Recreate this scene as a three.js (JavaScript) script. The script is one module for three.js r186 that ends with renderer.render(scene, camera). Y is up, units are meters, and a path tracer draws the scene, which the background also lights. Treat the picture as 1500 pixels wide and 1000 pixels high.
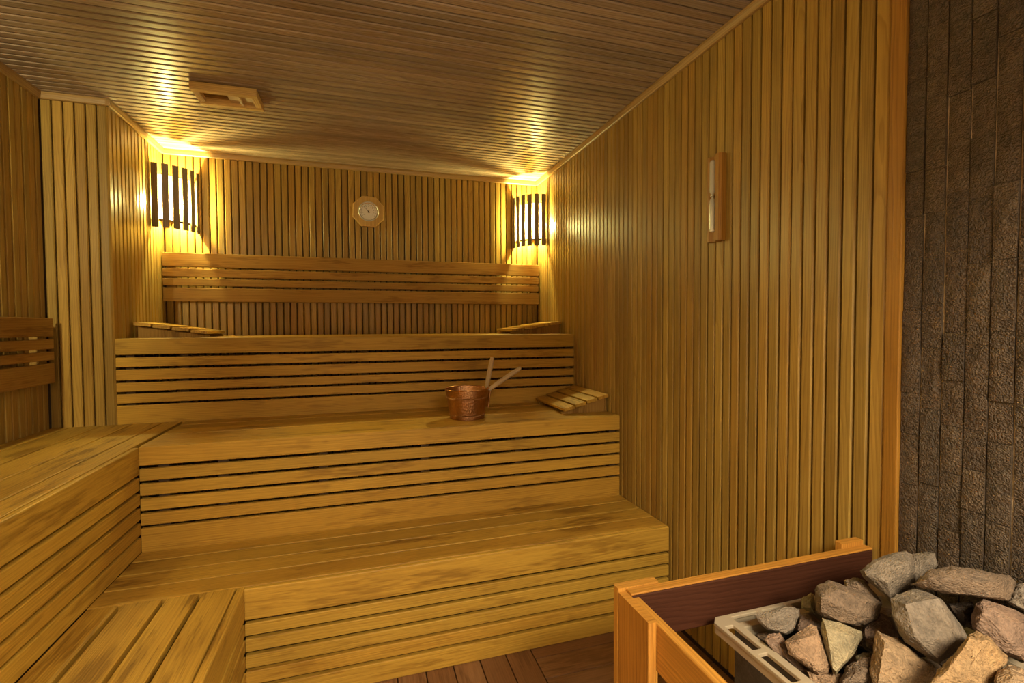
import * as THREE from 'three';
import { ConvexGeometry } from 'three/addons/geometries/ConvexGeometry.js';
import { ImprovedNoise } from 'three/addons/math/ImprovedNoise.js';
import { RectAreaLightUniformsLib } from 'three/addons/lights/RectAreaLightUniformsLib.js';
import { mergeGeometries, mergeVertices, toCreasedNormals } from 'three/addons/utils/BufferGeometryUtils.js';

// ------------------------------------------------------------------ camera, light, exposure
const scene = new THREE.Scene();
scene.background = new THREE.Color(0x000000);
const EYE = 1.42, FOCAL = 711.42;                       // focal length in pixels of the 1500 x 1000 frame
const camera = new THREE.PerspectiveCamera(THREE.MathUtils.radToDeg(2 * Math.atan(500 / FOCAL)), 1.5, 0.02, 60);
camera.rotation.order = 'YXZ';
camera.position.set(0, EYE, 0);
camera.rotation.set(-0.0319, -0.3015, -0.0048);
camera.updateMatrixWorld(true);
const renderer = new THREE.WebGLRenderer({ antialias: true });
renderer.toneMapping = THREE.LinearToneMapping;
renderer.toneMappingExposure = 0.9;
renderer.shadowMap.enabled = true;
renderer.shadowMap.type = THREE.PCFSoftShadowMap;
RectAreaLightUniformsLib.init();
const BULB_POWER = 9.5, BULB_COLOR = [1, 0.90, 0.33];    // candela of each corner lamp
const WALL_POWER = 11, WALL_COLOR = [1, 0.88, 0.46];    // the wall lamp over the side bench
const FILL_POWER = 86, FILL_COLOR = [1, 0.85, 0.60];  // unseen fill panel, added beyond the glass front to light the room from behind

// ------------------------------------------------------------------ measures of the room (metres)
const XR = 1.40, ZB = -3.786, XA = -1.239, XL = -1.523, Z3 = -3.058, YC = 2.60, ZF = 0.36;
const H1 = 0.455, H2 = 0.909, H3 = 1.3625, Z2 = -2.438, Z1 = -1.972, XW2 = -0.913, XW1 = -0.424;

// ------------------------------------------------------------------ helpers
function rng(seed) { let a = seed >>> 0; return () => { a = (a + 0x6D2B79F5) | 0; let t = Math.imul(a ^ (a >>> 15), 1 | a); t = (t + Math.imul(t ^ (t >>> 7), 61 | t)) ^ t; return ((t ^ (t >>> 14)) >>> 0) / 4294967296; }; }
const R = rng(20240611);
const rr = (a, b) => a + (b - a) * R();
const pick = a => a[Math.floor(R() * a.length)];
const used = new Map();
function numbered(name) { const n = used.get(name) || 0; used.set(name, n + 1); return n ? `${name}_${String(n).padStart(3, '0')}` : name; }
function shade(o) { o.traverse(m => { if (m.isMesh) { m.castShadow = true; m.receiveShadow = true; } }); return o; }
function thing(name, label, category, pos = [0, 0, 0], group) {
  const o = new THREE.Group(); o.name = numbered(name); o.position.set(...pos); scene.add(o);
  o.userData = { label, category }; if (group) o.userData.group = group;
  return o;
}
function setting(name, label) { const o = new THREE.Group(); o.name = name; scene.add(o); o.userData = { kind: 'structure', label }; return o; }
// add a mesh whose geometry is in world coordinates under an unturned parent
function part(parent, name, geo, mat, label) {
  const p = new THREE.Vector3(); for (let q = parent; q && q !== scene; q = q.parent) p.add(q.position);
  geo.computeBoundingBox(); const c = geo.boundingBox.getCenter(new THREE.Vector3());
  geo.translate(-c.x, -c.y, -c.z);
  const m = new THREE.Mesh(geo, mat); m.name = name; m.position.copy(c).sub(p); m.castShadow = m.receiveShadow = true;
  if (label) m.userData.label = label;
  parent.add(m); return m;
}
// add a mesh in the parent's own coordinates
function own(parent, name, geo, mat, pos = [0, 0, 0], label) {
  const m = new THREE.Mesh(geo, mat); m.name = name; m.position.set(...pos); m.castShadow = m.receiveShadow = true;
  if (label) m.userData.label = label;
  parent.add(m); return m;
}
function prism(profile, l0, l1, place, du = 0, dv = 0, flip = false) {
  const pos = [], uv = []; const n = profile.length;
  const put = (p, l, u, v) => { pos.push(...place(p[0], p[1], l)); uv.push(u, v); };
  let s = du;
  for (let i = 0; i < n; i++) {
    const p = profile[i], q = profile[(i + 1) % n], e = s + Math.hypot(q[0] - p[0], q[1] - p[1]);
    const quad = [[p, l0, s], [q, l0, e], [q, l1, e], [p, l0, s], [q, l1, e], [p, l1, s]];
    if (flip) quad.reverse();
    for (const [a, l, u] of quad) put(a, l, u, l + dv);
    s = e;
  }
  const tri = THREE.ShapeUtils.triangulateShape(profile.map(p => new THREE.Vector2(...p)), []);
  for (const t of tri) {
    for (const i of (flip ? [t[2], t[1], t[0]] : t)) put(profile[i], l1, profile[i][0] + du, profile[i][1] + dv);
    for (const i of (flip ? t : [t[2], t[1], t[0]])) put(profile[i], l0, profile[i][0] + du, profile[i][1] + dv);
  }
  const g = new THREE.BufferGeometry();
  g.setAttribute('position', new THREE.Float32BufferAttribute(pos, 3));
  g.setAttribute('uv', new THREE.Float32BufferAttribute(uv, 2));
  g.computeVertexNormals();
  return g;
}
function rectProfile(a0, a1, b0, b1, c) {
  if (!c) return [[a0, b0], [a1, b0], [a1, b1], [a0, b1]];
  const d = c * 0.45;                                             // two-step rounding
  return [[a0 + c, b0], [a1 - c, b0], [a1 - c * 0.3, b0 + c * 0.3], [a1, b0 + c], [a1, b1 - c], [a1 - c * 0.3, b1 - c * 0.3], [a1 - c, b1], [a0 + c, b1], [a0 + c * 0.3, b1 - c * 0.3], [a0, b1 - c], [a0, b0 + c], [a0 + c * 0.3, b0 + c * 0.3]];
}
// timber between two corners, grain along axis
function timber(x0, x1, y0, y1, z0, z1, axis, c = 0.003) {
  const du = R() * 3, dv = R() * 5;
  if (axis === 'x') return prism(rectProfile(y0, y1, z0, z1, c), x0, x1, (a, b, l) => [l, a, b], du, dv);
  if (axis === 'y') return prism(rectProfile(z0, z1, x0, x1, c), y0, y1, (a, b, l) => [b, l, a], du, dv);
  return prism(rectProfile(x0, x1, y0, y1, c), z0, z1, (a, b, l) => [a, b, l], du, dv);
}
const box = (x0, x1, y0, y1, z0, z1) => timber(x0, x1, y0, y1, z0, z1, 'z', 0);
// one tongue-and-groove lining board: U across, N out of the wall, A along
function liningBoard(o, U, N, A, p, len, groove = 0.0062) {
  const g = groove / 2, e = 0.0042;
  const prof = [[g, -0.0168], [p - g, -0.0168], [p - g, -e], [p - g - e, 0], [g + e, 0], [g, -e]];   // open joint; the backing is coloured dark to stand in for groove shade
  const det = new THREE.Vector3(...U).cross(new THREE.Vector3(...N)).dot(new THREE.Vector3(...A));
  const j = rr(-0.0008, 0.0008);
  return prism(prof, 0, len, (a, b, l) => [0, 1, 2].map(i => o[i] + U[i] * a + N[i] * (b + (b > -0.01 ? j : 0)) + A[i] * l), R() * 3, R() * 5, det < 0);
}
// pixel of the 1500 x 1000 frame -> direction
const axX = new THREE.Vector3(), axY = new THREE.Vector3(), axZ = new THREE.Vector3();
camera.matrixWorld.extractBasis(axX, axY, axZ);
const rayOf = (u, v) => axZ.clone().negate().addScaledVector(axX, (u - 750) / FOCAL).addScaledVector(axY, (500 - v) / FOCAL);

// ------------------------------------------------------------------ procedural textures
function hash2(x, y, s) { let h = Math.imul(x, 374761393) + Math.imul(y, 668265263) + Math.imul(s, 2147483647 ^ 0x5bd1e995); h = Math.imul(h ^ (h >>> 13), 1274126177); return ((h ^ (h >>> 16)) >>> 0) / 4294967296; }
function noiseT(x, y, px, py, s) {                                // periodic value noise, x in [0,px), y in [0,py)
  const x0 = Math.floor(x), y0 = Math.floor(y), fx = x - x0, fy = y - y0;
  const ux = fx * fx * (3 - 2 * fx), uy = fy * fy * (3 - 2 * fy);
  const m = (a, n) => ((a % n) + n) % n;
  const xa = m(x0, px), xb = m(x0 + 1, px), ya = m(y0, py), yb = m(y0 + 1, py);
  const a = hash2(xa, ya, s), b = hash2(xb, ya, s), c = hash2(xa, yb, s), d = hash2(xb, yb, s);
  return a + (b - a) * ux + (c - a) * uy + (a - b - c + d) * ux * uy;
}
const toS = c => { c = Math.min(1, Math.max(0, c)); return 255 * (c <= 0.0031308 ? 12.92 * c : 1.055 * Math.pow(c, 1 / 2.4) - 0.055); };
function dataTex(data, W, H, srgb, repeat) {
  const t = new THREE.DataTexture(data, W, H, THREE.RGBAFormat);
  t.wrapS = t.wrapT = THREE.RepeatWrapping; t.magFilter = THREE.LinearFilter; t.minFilter = THREE.LinearMipmapLinearFilter; t.generateMipmaps = true;
  if (srgb) t.colorSpace = THREE.SRGBColorSpace;
  t.repeat.set(...repeat); t.needsUpdate = true; return t;
}
// u: across the grain (0.4 m), v: along the grain (2.0 m)
function woodTextures(seed, { rings = 34, warp = 2.2, depth = 0.5, fibre = 0.22, blotch = 0.2, stain = 0, crack = 0 }) {
  const W = 512, H = 2048, a = new Uint8Array(W * H * 4), b = new Uint8Array(W * H * 4);
  for (let j = 0; j < H; j++) for (let i = 0; i < W; i++) {
    const u = i / W, v = j / H;
    const w = (noiseT(u * 5, v * 3, 5, 3, seed) - 0.5) * warp * 2 + (noiseT(u * 14, v * 9, 14, 9, seed + 1) - 0.5) * warp * 0.5 + (noiseT(u * 40, v * 30, 40, 30, seed + 8) - 0.5) * 0.22;
    let r = u * rings + w * 1.6; r -= Math.floor(r);
    const ring = Math.pow(r, 2.2) * (1 - Math.pow(r, 14));        // early wood to late wood, sharp on one side
    const f1 = noiseT(u * 256, v * 22, 256, 22, seed + 2), f2 = noiseT(u * 128, v * 7, 128, 7, seed + 3);
    const bl = noiseT(u * 6, v * 7, 6, 7, seed + 4) * 0.6 + noiseT(u * 14, v * 20, 14, 20, seed + 5) * 0.4;
    let t = 1 - depth * ring - fibre * (0.6 * f1 + 0.4 * f2) - blotch * bl;
    if (crack) { const c = noiseT(u * 200, v * 14, 200, 14, seed + 14), d = noiseT(u * 90, v * 40, 90, 40, seed + 15); if (c > 0.8 && d > 0.35) t *= 1 - crack * Math.min(1, (c - 0.8) * 9); }
    if (stain) {                                                   // dark wear marks
      const s = noiseT(u * 8, v * 7, 8, 7, seed + 6) * 0.4 + noiseT(u * 26, v * 20, 26, 20, seed + 7) * 0.35 + noiseT(u * 80, v * 50, 80, 50, seed + 9) * 0.25;
      const k = Math.max(0, Math.min(1, (s - 0.56) / 0.2)); t *= 1 - stain * k; 
      const q = noiseT(u * 180, v * 200, 180, 200, seed + 10); if (q > 0.93) t *= 1 - (q - 0.93) * 5 * stain;
    }
    t = Math.max(0.08, t);
    const k = (j * W + i) * 4;
    a[k] = toS(Math.pow(t, 0.88)); a[k + 1] = toS(Math.pow(t, 1.04)); a[k + 2] = toS(Math.pow(t, 1.2)); a[k + 3] = 255;
    const h = 255 * Math.max(0, Math.min(1, 0.75 - 0.45 * ring - 0.4 * (f1 - 0.3)));
    b[k] = b[k + 1] = b[k + 2] = h; b[k + 3] = 255;
  }
  const rep = [1 / 0.4, 1 / 2.0];
  return { map: dataTex(a, W, H, true, rep), bump: dataTex(b, W, H, false, rep) };
}
function grainTextures(seed, W, size, f) {                        // square tile of mineral or metal grain
  const a = new Uint8Array(W * W * 4), b = new Uint8Array(W * W * 4);
  for (let j = 0; j < W; j++) for (let i = 0; i < W; i++) {
    const [c, h] = f(i / W, j / W, seed), k = (j * W + i) * 4;
    for (let n = 0; n < 3; n++) { a[k + n] = toS(c[n]); b[k + n] = 255 * Math.min(1, Math.max(0, h)); }
    a[k + 3] = b[k + 3] = 255;
  }
  const rep = [1 / size, 1 / size];
  return { map: dataTex(a, W, W, true, rep), bump: dataTex(b, W, W, false, rep) };
}
const TW = [woodTextures(11, { rings: 30, warp: 2.0, depth: 0.3, fibre: 0.26, blotch: 0.2, crack: 0.12 }), woodTextures(29, { rings: 44, warp: 0.8, depth: 0.26, fibre: 0.3, blotch: 0.22, crack: 0.15 })];
const TB = [woodTextures(53, { rings: 26, warp: 1.2, depth: 0.18, fibre: 0.26, blotch: 0.18, stain: 0.36 }), woodTextures(71, { rings: 40, warp: 0.7, depth: 0.2, fibre: 0.28, blotch: 0.16, stain: 0.32 })];
const TS = [woodTextures(97, { rings: 30, warp: 0.9, depth: 0.18, fibre: 0.28, blotch: 0.24, stain: 0.5, crack: 0.42 }), woodTextures(131, { rings: 44, warp: 0.5, depth: 0.2, fibre: 0.3, blotch: 0.22, stain: 0.42, crack: 0.38 })];
const TR = grainTextures(5, 512, 0.22, (u, v, s) => {
  const n = noiseT(u * 6, v * 6, 6, 6, s) * 0.4 + noiseT(u * 18, v * 18, 18, 18, s + 1) * 0.3 + noiseT(u * 70, v * 70, 70, 70, s + 2) * 0.3;
  const g = noiseT(u * 200, v * 200, 200, 200, s + 3), t = 0.28 + 0.95 * n + (g > 0.82 ? 0.16 : 0) - (g < 0.14 ? 0.16 : 0);
  const w = noiseT(u * 4, v * 4, 4, 4, s + 7);
  return [[t, t * (0.97 - 0.07 * w), t * (0.95 - 0.16 * w)], 0.55 * n + 0.35 * noiseT(u * 110, v * 110, 110, 110, s + 5) + 0.25 * noiseT(u * 30, v * 30, 30, 30, s + 6)];
});
const TSL = grainTextures(15, 512, 0.16, (u, v, s) => {
  const n = noiseT(u * 7, v * 7, 7, 7, s) * 0.35 + noiseT(u * 24, v * 24, 24, 24, s + 1) * 0.35 + noiseT(u * 90, v * 90, 90, 90, s + 2) * 0.3;
  const g = noiseT(u * 180, v * 180, 180, 180, s + 3), q = noiseT(u * 12, v * 12, 12, 12, s + 4);
  const t = 0.14 + 0.6 * n + (g > 0.78 ? (g - 0.78) * 2.8 : 0), r = Math.abs(noiseT(u * 9, v * 14, 9, 14, s + 8) - 0.5);
  return [[t, t * (0.96 - 0.1 * q), t * (0.92 - 0.2 * q)], 0.6 * n + 0.3 * noiseT(u * 60, v * 60, 60, 60, s + 5) + (r < 0.03 ? -0.15 : 0.1)];
});
const TH = grainTextures(9, 256, 0.06, (u, v, s) => {             // hammered copper
  let d = 9; const n = 9;
  for (let y = -1; y <= 1; y++) for (let x = -1; x <= 1; x++) { const cx = Math.floor(u * n) + x, cy = Math.floor(v * n) + y, mx = (cx + n) % n, my = (cy + n) % n; d = Math.min(d, Math.hypot(u * n - cx - 0.2 - 0.6 * hash2(mx, my, s), v * n - cy - 0.2 - 0.6 * hash2(mx, my, s + 1))); }
  const t = 0.8 + 0.2 * noiseT(u * 12, v * 12, 12, 12, s + 3);
  return [[t, t, t], Math.min(1, d)];
});
const lin = (r, g, b) => new THREE.Color().setRGB(r, g, b);
function wood(r, g, b, tex, o = {}) {
  return new THREE.MeshPhysicalMaterial({ color: lin(r, g, b), map: tex.map, bumpMap: tex.bump, bumpScale: 0.0005, roughness: 0.5, ...o });
}
const shades = (base, tex, ks, o) => ks.map(([k, w], i) => wood(base[0] * k, base[1] * k * w, base[2] * k * w * w, tex[i % tex.length], o));
const KS = [[1, 1], [0.86, 1.03], [1.1, 0.98], [0.94, 0.95], [1.04, 1.05], [0.78, 1]];
const M = {
  wall: shades([0.47, 0.297, 0.068], TW, KS, { roughness: 0.37, specularIntensity: 0.7, bumpScale: 0.0003 }),
  ceiling: shades([0.39, 0.30, 0.225], TW, [[1, 1], [0.88, 1.02], [1.1, 0.99], [0.95, 0.97]], { roughness: 0.27, bumpScale: 0.0002 }),
  trim: shades([0.42, 0.26, 0.09], TW, [[1, 1]], { roughness: 0.42 }),
  bench: shades([0.62, 0.372, 0.054], TB, [[1, 1], [0.92, 1.02], [1.06, 1], [0.97, 0.96]], { roughness: 0.52, specularIntensity: 0.55 }),
  seat: shades([0.62, 0.372, 0.054], TS, [[1, 1], [0.92, 1.02], [1.06, 1], [0.97, 0.96]], { roughness: 0.5, specularIntensity: 0.7, bumpScale: 0.0008 }),
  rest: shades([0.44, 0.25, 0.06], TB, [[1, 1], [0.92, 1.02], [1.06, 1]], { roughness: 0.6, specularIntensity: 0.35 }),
  floor: shades([0.26, 0.125, 0.05], TB, [[1, 1], [0.85, 1], [1.15, 1.03], [0.95, 0.95]], { roughness: 0.5 }),
  fence: shades([0.62, 0.29, 0.045], TW, [[1, 1], [1.08, 1.05]], { roughness: 0.5 }),
  soot: shades([0.07, 0.024, 0.012], TW, [[1, 1]], { roughness: 0.6, specularIntensity: 0.3 }),
  edge: wood(0.44, 0.215, 0.03, TW[1], { roughness: 0.45 }),
  pale: wood(0.74, 0.56, 0.32, TW[1], { roughness: 0.6 }),
  honey: wood(0.72, 0.47, 0.15, TW[1], { roughness: 0.45 }),
  dark: wood(0.2, 0.14, 0.085, TW[0], { roughness: 0.6 }),
  back: new THREE.MeshStandardMaterial({ color: lin(0.07, 0.04, 0.02), roughness: 0.9 }),
  iron: new THREE.MeshStandardMaterial({ color: lin(0.03, 0.028, 0.025), roughness: 0.5, metalness: 0.6 }),
  steel: new THREE.MeshStandardMaterial({ color: lin(0.55, 0.54, 0.52), roughness: 0.3, metalness: 1 }),
  enamel: new THREE.MeshStandardMaterial({ color: lin(0.47, 0.385, 0.27), roughness: 0.5, metalness: 0.25 }),
  casing: new THREE.MeshStandardMaterial({ color: lin(0.09, 0.085, 0.075), map: TR.map, bumpMap: TR.bump, bumpScale: 0.0004, roughness: 0.6, metalness: 0.2 }),
  copper: new THREE.MeshStandardMaterial({ color: lin(0.56, 0.30, 0.145), map: TH.map, bumpMap: TH.bump, bumpScale: 0.0016, roughness: 0.3, metalness: 1 }),
  copperSmooth: new THREE.MeshStandardMaterial({ color: lin(0.60, 0.33, 0.16), roughness: 0.24, metalness: 1 }),
  sand: new THREE.MeshStandardMaterial({ color: lin(0.8, 0.78, 0.72), roughness: 0.8 }),
  glass: new THREE.MeshPhysicalMaterial({ color: 0xffffff, roughness: 0.03, transmission: 1, thickness: 0, ior: 1.45 }),
  milky: new THREE.MeshPhysicalMaterial({ color: lin(0.85, 0.83, 0.76), roughness: 0.25, transmission: 0.6, thickness: 0, ior: 1.45 }),
  grout: new THREE.MeshStandardMaterial({ color: lin(0.62, 0.52, 0.38), map: TR.map, bumpMap: TR.bump, bumpScale: 0.001, roughness: 0.95 }),
  plaster: new THREE.MeshStandardMaterial({ color: lin(0.6, 0.56, 0.5), roughness: 0.9 }),
};
M.slate = [[0.19, 0.135, 0.092], [0.16, 0.115, 0.08], [0.21, 0.152, 0.102], [0.175, 0.13, 0.092]].map(c => new THREE.MeshStandardMaterial({ color: lin(...c), map: TSL.map, bumpMap: TSL.bump, bumpScale: 0.009, roughness: 0.7 }));
const rockMat = (r, g, b) => new THREE.MeshStandardMaterial({ color: lin(r, g, b), map: TR.map, bumpMap: TR.bump, bumpScale: 0.0045, roughness: 0.85 });

// ------------------------------------------------------------------ room shell
const Y = [0, 1, 0];
function lining(parent, from, U, N, width, y0, y1, pitch, mats) {
  const n = Math.round(width / pitch), p = width / n;
  for (let i = 0; i < n; i++) {
    const o = [from[0] + U[0] * p * i, y0, from[2] + U[2] * p * i];
    part(parent, 'board', liningBoard(o, U, N, Y, p, y1 - y0), pick(mats));
  }
}
const wallBack = setting('wall_back', 'vertical honey-brown lining boards behind the top bench');
part(wallBack, 'backing', box(XL - 0.2, XR + 0.2, 0, YC, ZB - 0.14, ZB - 0.0171), M.back);
lining(wallBack, [XA, 0, ZB], [1, 0, 0], [0, 0, 1], XR - XA, 0, YC, 0.0445, M.wall);
const wallRight = setting('wall_right', 'long wall of vertical honey-brown lining boards with the sand timer');
part(wallRight, 'backing', box(XR + 0.045, XR + 0.2, 0, YC, ZB - 0.14, ZF + 0.1), M.back);
part(wallRight, 'packing', box(XR + 0.0171, XR + 0.045, 0, YC, ZB, -0.965), M.back);
lining(wallRight, [XR, 0, ZB], [0, 0, 1], [-1, 0, 0], -0.986 - ZB, 0.02, YC, 0.0462, M.wall);
part(wallRight, 'edge_board', timber(XR - 0.004, XR + 0.045, 0.02, YC, -0.986, -0.947, 'y', 0.003), M.edge, 'smooth reddish edge board beside the stone');
lining(wallRight, [XR, 0, -0.46], [0, 0, 1], [-1, 0, 0], ZF + 0.46, 0.02, YC, 0.0462, M.wall);
part(wallRight, 'packing', box(XR + 0.0171, XR + 0.045, 0, YC, -0.46, ZF), M.back);
const wallLeft = setting('wall_left', 'side wall of vertical lining boards above the side bench');
part(wallLeft, 'backing', box(XL - 0.14, XL - 0.0171, 0, YC, Z3 - 0.1, ZF + 0.1), M.back);
lining(wallLeft, [XL, 0, Z3], [0, 0, 1], [1, 0, 0], ZF - Z3, 0, YC, 0.0462, M.wall);
const wallBox = setting('wall_corner', 'boxed corner of vertical lining boards standing out into the room');
part(wallBox, 'backing', box(XL - 0.14, XA - 0.0171, 0, YC, ZB - 0.1, Z3 - 0.0171), M.back);
lining(wallBox, [XL, 0, Z3], [1, 0, 0], [0, 0, 1], XA - XL - 0.002, 0, YC, 0.0458, M.wall);
lining(wallBox, [XA, 0, ZB], [0, 0, 1], [1, 0, 0], Z3 - ZB - 0.002, 0, YC, 0.0458, M.wall);

// split-face stone cladding
const wallStone = setting('wall_right_stone', 'dark split-face stone strips set upright beside the heater');
part(wallStone, 'grout', box(XR + 0.0122, XR + 0.044, 0, YC, -0.9468, -0.461), M.grout, 'pale grout in the joints');
function stoneStrip(z0, z1, y0, y1) {
  const nx = 3, ny = Math.max(2, Math.min(6, Math.round((y1 - y0) / 0.035))), pos = [], uv = [], idx = [];
  const proud = rr(-0.0012, 0.005), tilt = rr(-0.0025, 0.0025), du = R() * 4, dv = R() * 4;
  const face = XR + 0.0085 - proud;
  for (let j = 0; j <= ny; j++) for (let i = 0; i <= nx; i++) {
    const edge = i === 0 || i === nx || j === 0 || j === ny;
    const z = z0 + (z1 - z0) * i / nx, y = y0 + (y1 - y0) * j / ny;
    pos.push(face - (edge ? 0 : rr(0.0, 0.0055)) + tilt * (j / ny - 0.5) + rr(-0.0007, 0.0007), y, z); uv.push(z + du, y + dv);
  }
  const w = nx + 1;
  for (let j = 0; j < ny; j++) for (let i = 0; i < nx; i++) { const a = j * w + i; idx.push(a, a + 1, a + w + 1, a, a + w + 1, a + w); }
  const rim = []; for (let i = 0; i < nx; i++) rim.push(i); for (let j = 0; j < ny; j++) rim.push(j * w + nx); for (let i = nx; i > 0; i--) rim.push(ny * w + i); for (let j = ny; j > 0; j--) rim.push(j * w);
  const base = pos.length / 3;
  for (const k of rim) { pos.push(XR + 0.0132, pos[k * 3 + 1], pos[k * 3 + 2]); uv.push(uv[k * 2] + 0.02, uv[k * 2 + 1] + 0.02); }
  for (let k = 0; k < rim.length; k++) { const l = (k + 1) % rim.length; idx.push(rim[k], base + k, base + l, rim[k], base + l, rim[l]); }
  const g = new THREE.BufferGeometry(); g.setAttribute('position', new THREE.Float32BufferAttribute(pos, 3)); g.setAttribute('uv', new THREE.Float32BufferAttribute(uv, 2)); g.setIndex(idx);
  const h = g.toNonIndexed(); h.computeVertexNormals(); return toCreasedNormals(h, 0.6);
}
{
  const known = [[0.76, 0.989, 1.125, 1.236, 1.456, 1.704, 1.823, 2.06, 2.142, 2.33], [0.80, 1.003, 1.2, 1.357, 1.472, 1.59, 1.706, 1.817, 2.0, 2.178, 2.35], [0.9, 1.046, 1.165, 1.279, 1.395, 1.6, 1.745, 1.983, 2.1, 2.3]];
  for (let c = 0; c < 10; c++) {
    const z0 = -0.9455 + c * 0.0484, z1 = z0 + 0.0484 - rr(0.0028, 0.0048);
    let ys = known[c] ? [...known[c]] : null;
    if (!ys) { ys = [0.7 + R() * 0.15]; while (ys[ys.length - 1] < 2.38) ys.push(ys[ys.length - 1] + rr(0.09, 0.24)); }
    while (ys[0] > 0.12) ys.unshift(ys[0] - rr(0.1, 0.24)); ys[0] = 0;
    ys.push(YC);
    for (let k = 0; k + 1 < ys.length; k++) part(wallStone, 'stone', stoneStrip(z0, z1, ys[k] + 0.0008, ys[k + 1] - 0.0008), pick(M.slate));
  }
}
// ceiling
const ceiling = setting('ceiling', 'ceiling of narrow dark honey boards running across the room');
part(ceiling, 'backing', box(XL - 0.14, XR + 0.2, YC + 0.0171, YC + 0.14, ZB - 0.14, ZF + 0.1), M.back);
{
  const n = Math.round((ZF - ZB) / 0.048), p = (ZF - ZB) / n;
  for (let i = 0; i < n; i++) part(ceiling, 'board', liningBoard([XL, YC, ZB + p * i], [0, 0, 1], [0, -1, 0], [1, 0, 0], p, XR - XL, 0.0085), pick(M.ceiling));
}
// cove trims under the ceiling
const TRIM = 0.034, TD = 0.02;
const trimProfile = [[0, 0], [TD, 0], [TD, -0.012], [TD * 0.75, -TRIM + 0.004], [TD * 0.55, -TRIM], [0, -TRIM]];
function trim(n, o, N, A, len) {
  const t = setting('trim_' + n, 'narrow wooden moulding under the ceiling');
  const det = new THREE.Vector3(...N).cross(new THREE.Vector3(0, 1, 0)).dot(new THREE.Vector3(...A));
  part(t, 'moulding', prism(trimProfile, 0, len, (a, b, l) => [o[0] + N[0] * a + A[0] * l, YC - 0.0005 + b, o[2] + N[2] * a + A[2] * l], R(), R(), det > 0), M.trim[0]);
}
trim(1, [XA, 0, ZB], [0, 0, 1], [1, 0, 0], XR - XA);
trim(2, [XR, 0, ZB], [-1, 0, 0], [0, 0, 1], -0.944 - ZB);
trim(3, [XA, 0, ZB], [1, 0, 0], [0, 0, 1], Z3 - ZB + TD);
trim(4, [XL, 0, Z3], [0, 0, 1], [1, 0, 0], XA - XL + TD);
trim(5, [XL, 0, Z3], [1, 0, 0], [0, 0, 1], ZF - Z3);
// floor: planks along the room, crosswise near the heater
const floor = setting('floor', 'dark brown wooden floor planks');
part(floor, 'backing', box(XL - 0.14, XR + 0.2, -0.16, -0.0205, ZB - 0.14, ZF + 0.1), M.back);
for (let x = -0.448; x < 0.68; x += 0.114) part(floor, 'plank', timber(x + 0.002, Math.min(x + 0.112, 0.69), -0.02, rr(-0.0015, 0), Z1 - 0.04, ZF, 'z', 0.0025), pick(M.floor));
for (let i = 0, z = Z1 - 0.04; z < ZF - 0.02; i++) { const w = i === 0 ? 0.1 : 0.125; part(floor, 'plank', timber(0.694, XR, -0.02, rr(-0.0015, 0), z + 0.002, Math.min(z + w - 0.002, ZF), 'x', 0.0025), i === 1 ? M.floor[2] : pick(M.floor)); z += w; }
part(floor, 'subfloor', box(XL, XR, -0.0205, -0.019, ZB, Z1 - 0.04), M.back);
part(floor, 'subfloor', box(XL, -0.45, -0.0205, -0.019, Z1 - 0.04, ZF), M.back);

// front wall, with a glass front and hallway added to bring in fill light
const DX0 = -1.15, DX1 = 1.25, DH = 2.2;
const wallFront = setting('wall_front', 'front wall around the added glass front');
part(wallFront, 'panel', box(XL - 0.14, DX0, 0, YC, ZF, ZF + 0.1), M.wall[0]);
part(wallFront, 'panel', box(DX1, XR + 0.2, 0, YC, ZF, ZF + 0.1), M.wall[0]);
part(wallFront, 'panel', box(DX0, DX1, DH, YC, ZF, ZF + 0.1), M.wall[0]);
const door = setting('added_door_1', 'unseen clear glass front in a wooden frame, widened to let in the fill light');
part(door, 'door_frame', timber(DX0, DX0 + 0.05, 0, DH, ZF + 0.01, ZF + 0.09, 'y'), M.trim[0]);
part(door, 'door_frame', timber(DX1 - 0.05, DX1, 0, DH, ZF + 0.01, ZF + 0.09, 'y'), M.trim[0]);
part(door, 'door_frame', timber(DX0 + 0.05, DX1 - 0.05, DH - 0.05, DH, ZF + 0.01, ZF + 0.09, 'x'), M.trim[0]);
{ const g = new THREE.PlaneGeometry(DX1 - DX0 - 0.1, DH - 0.06); g.translate((DX0 + DX1) / 2, (DH - 0.05) / 2, ZF + 0.05); part(door, 'pane', g, M.glass); }
const hall = setting('wall_added_hallway', 'unseen plastered hallway added to carry the fill light');
part(hall, 'hallway_floor', box(-1.4, 1.6, -0.16, -0.01, ZF + 0.1, ZF + 3.0), M.plaster);
part(hall, 'hallway_ceiling', box(-1.4, 1.6, 2.5, 2.6, ZF + 0.1, ZF + 3.0), M.plaster);
part(hall, 'hallway_wall', box(-1.4, 1.6, 0, 2.5, ZF + 2.9, ZF + 3.0), M.plaster);
part(hall, 'hallway_wall', box(-1.4, -1.3, 0, 2.5, ZF + 0.1, ZF + 2.9), M.plaster);
part(hall, 'hallway_wall', box(1.5, 1.6, 0, 2.5, ZF + 0.1, ZF + 2.9), M.plaster);
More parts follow.
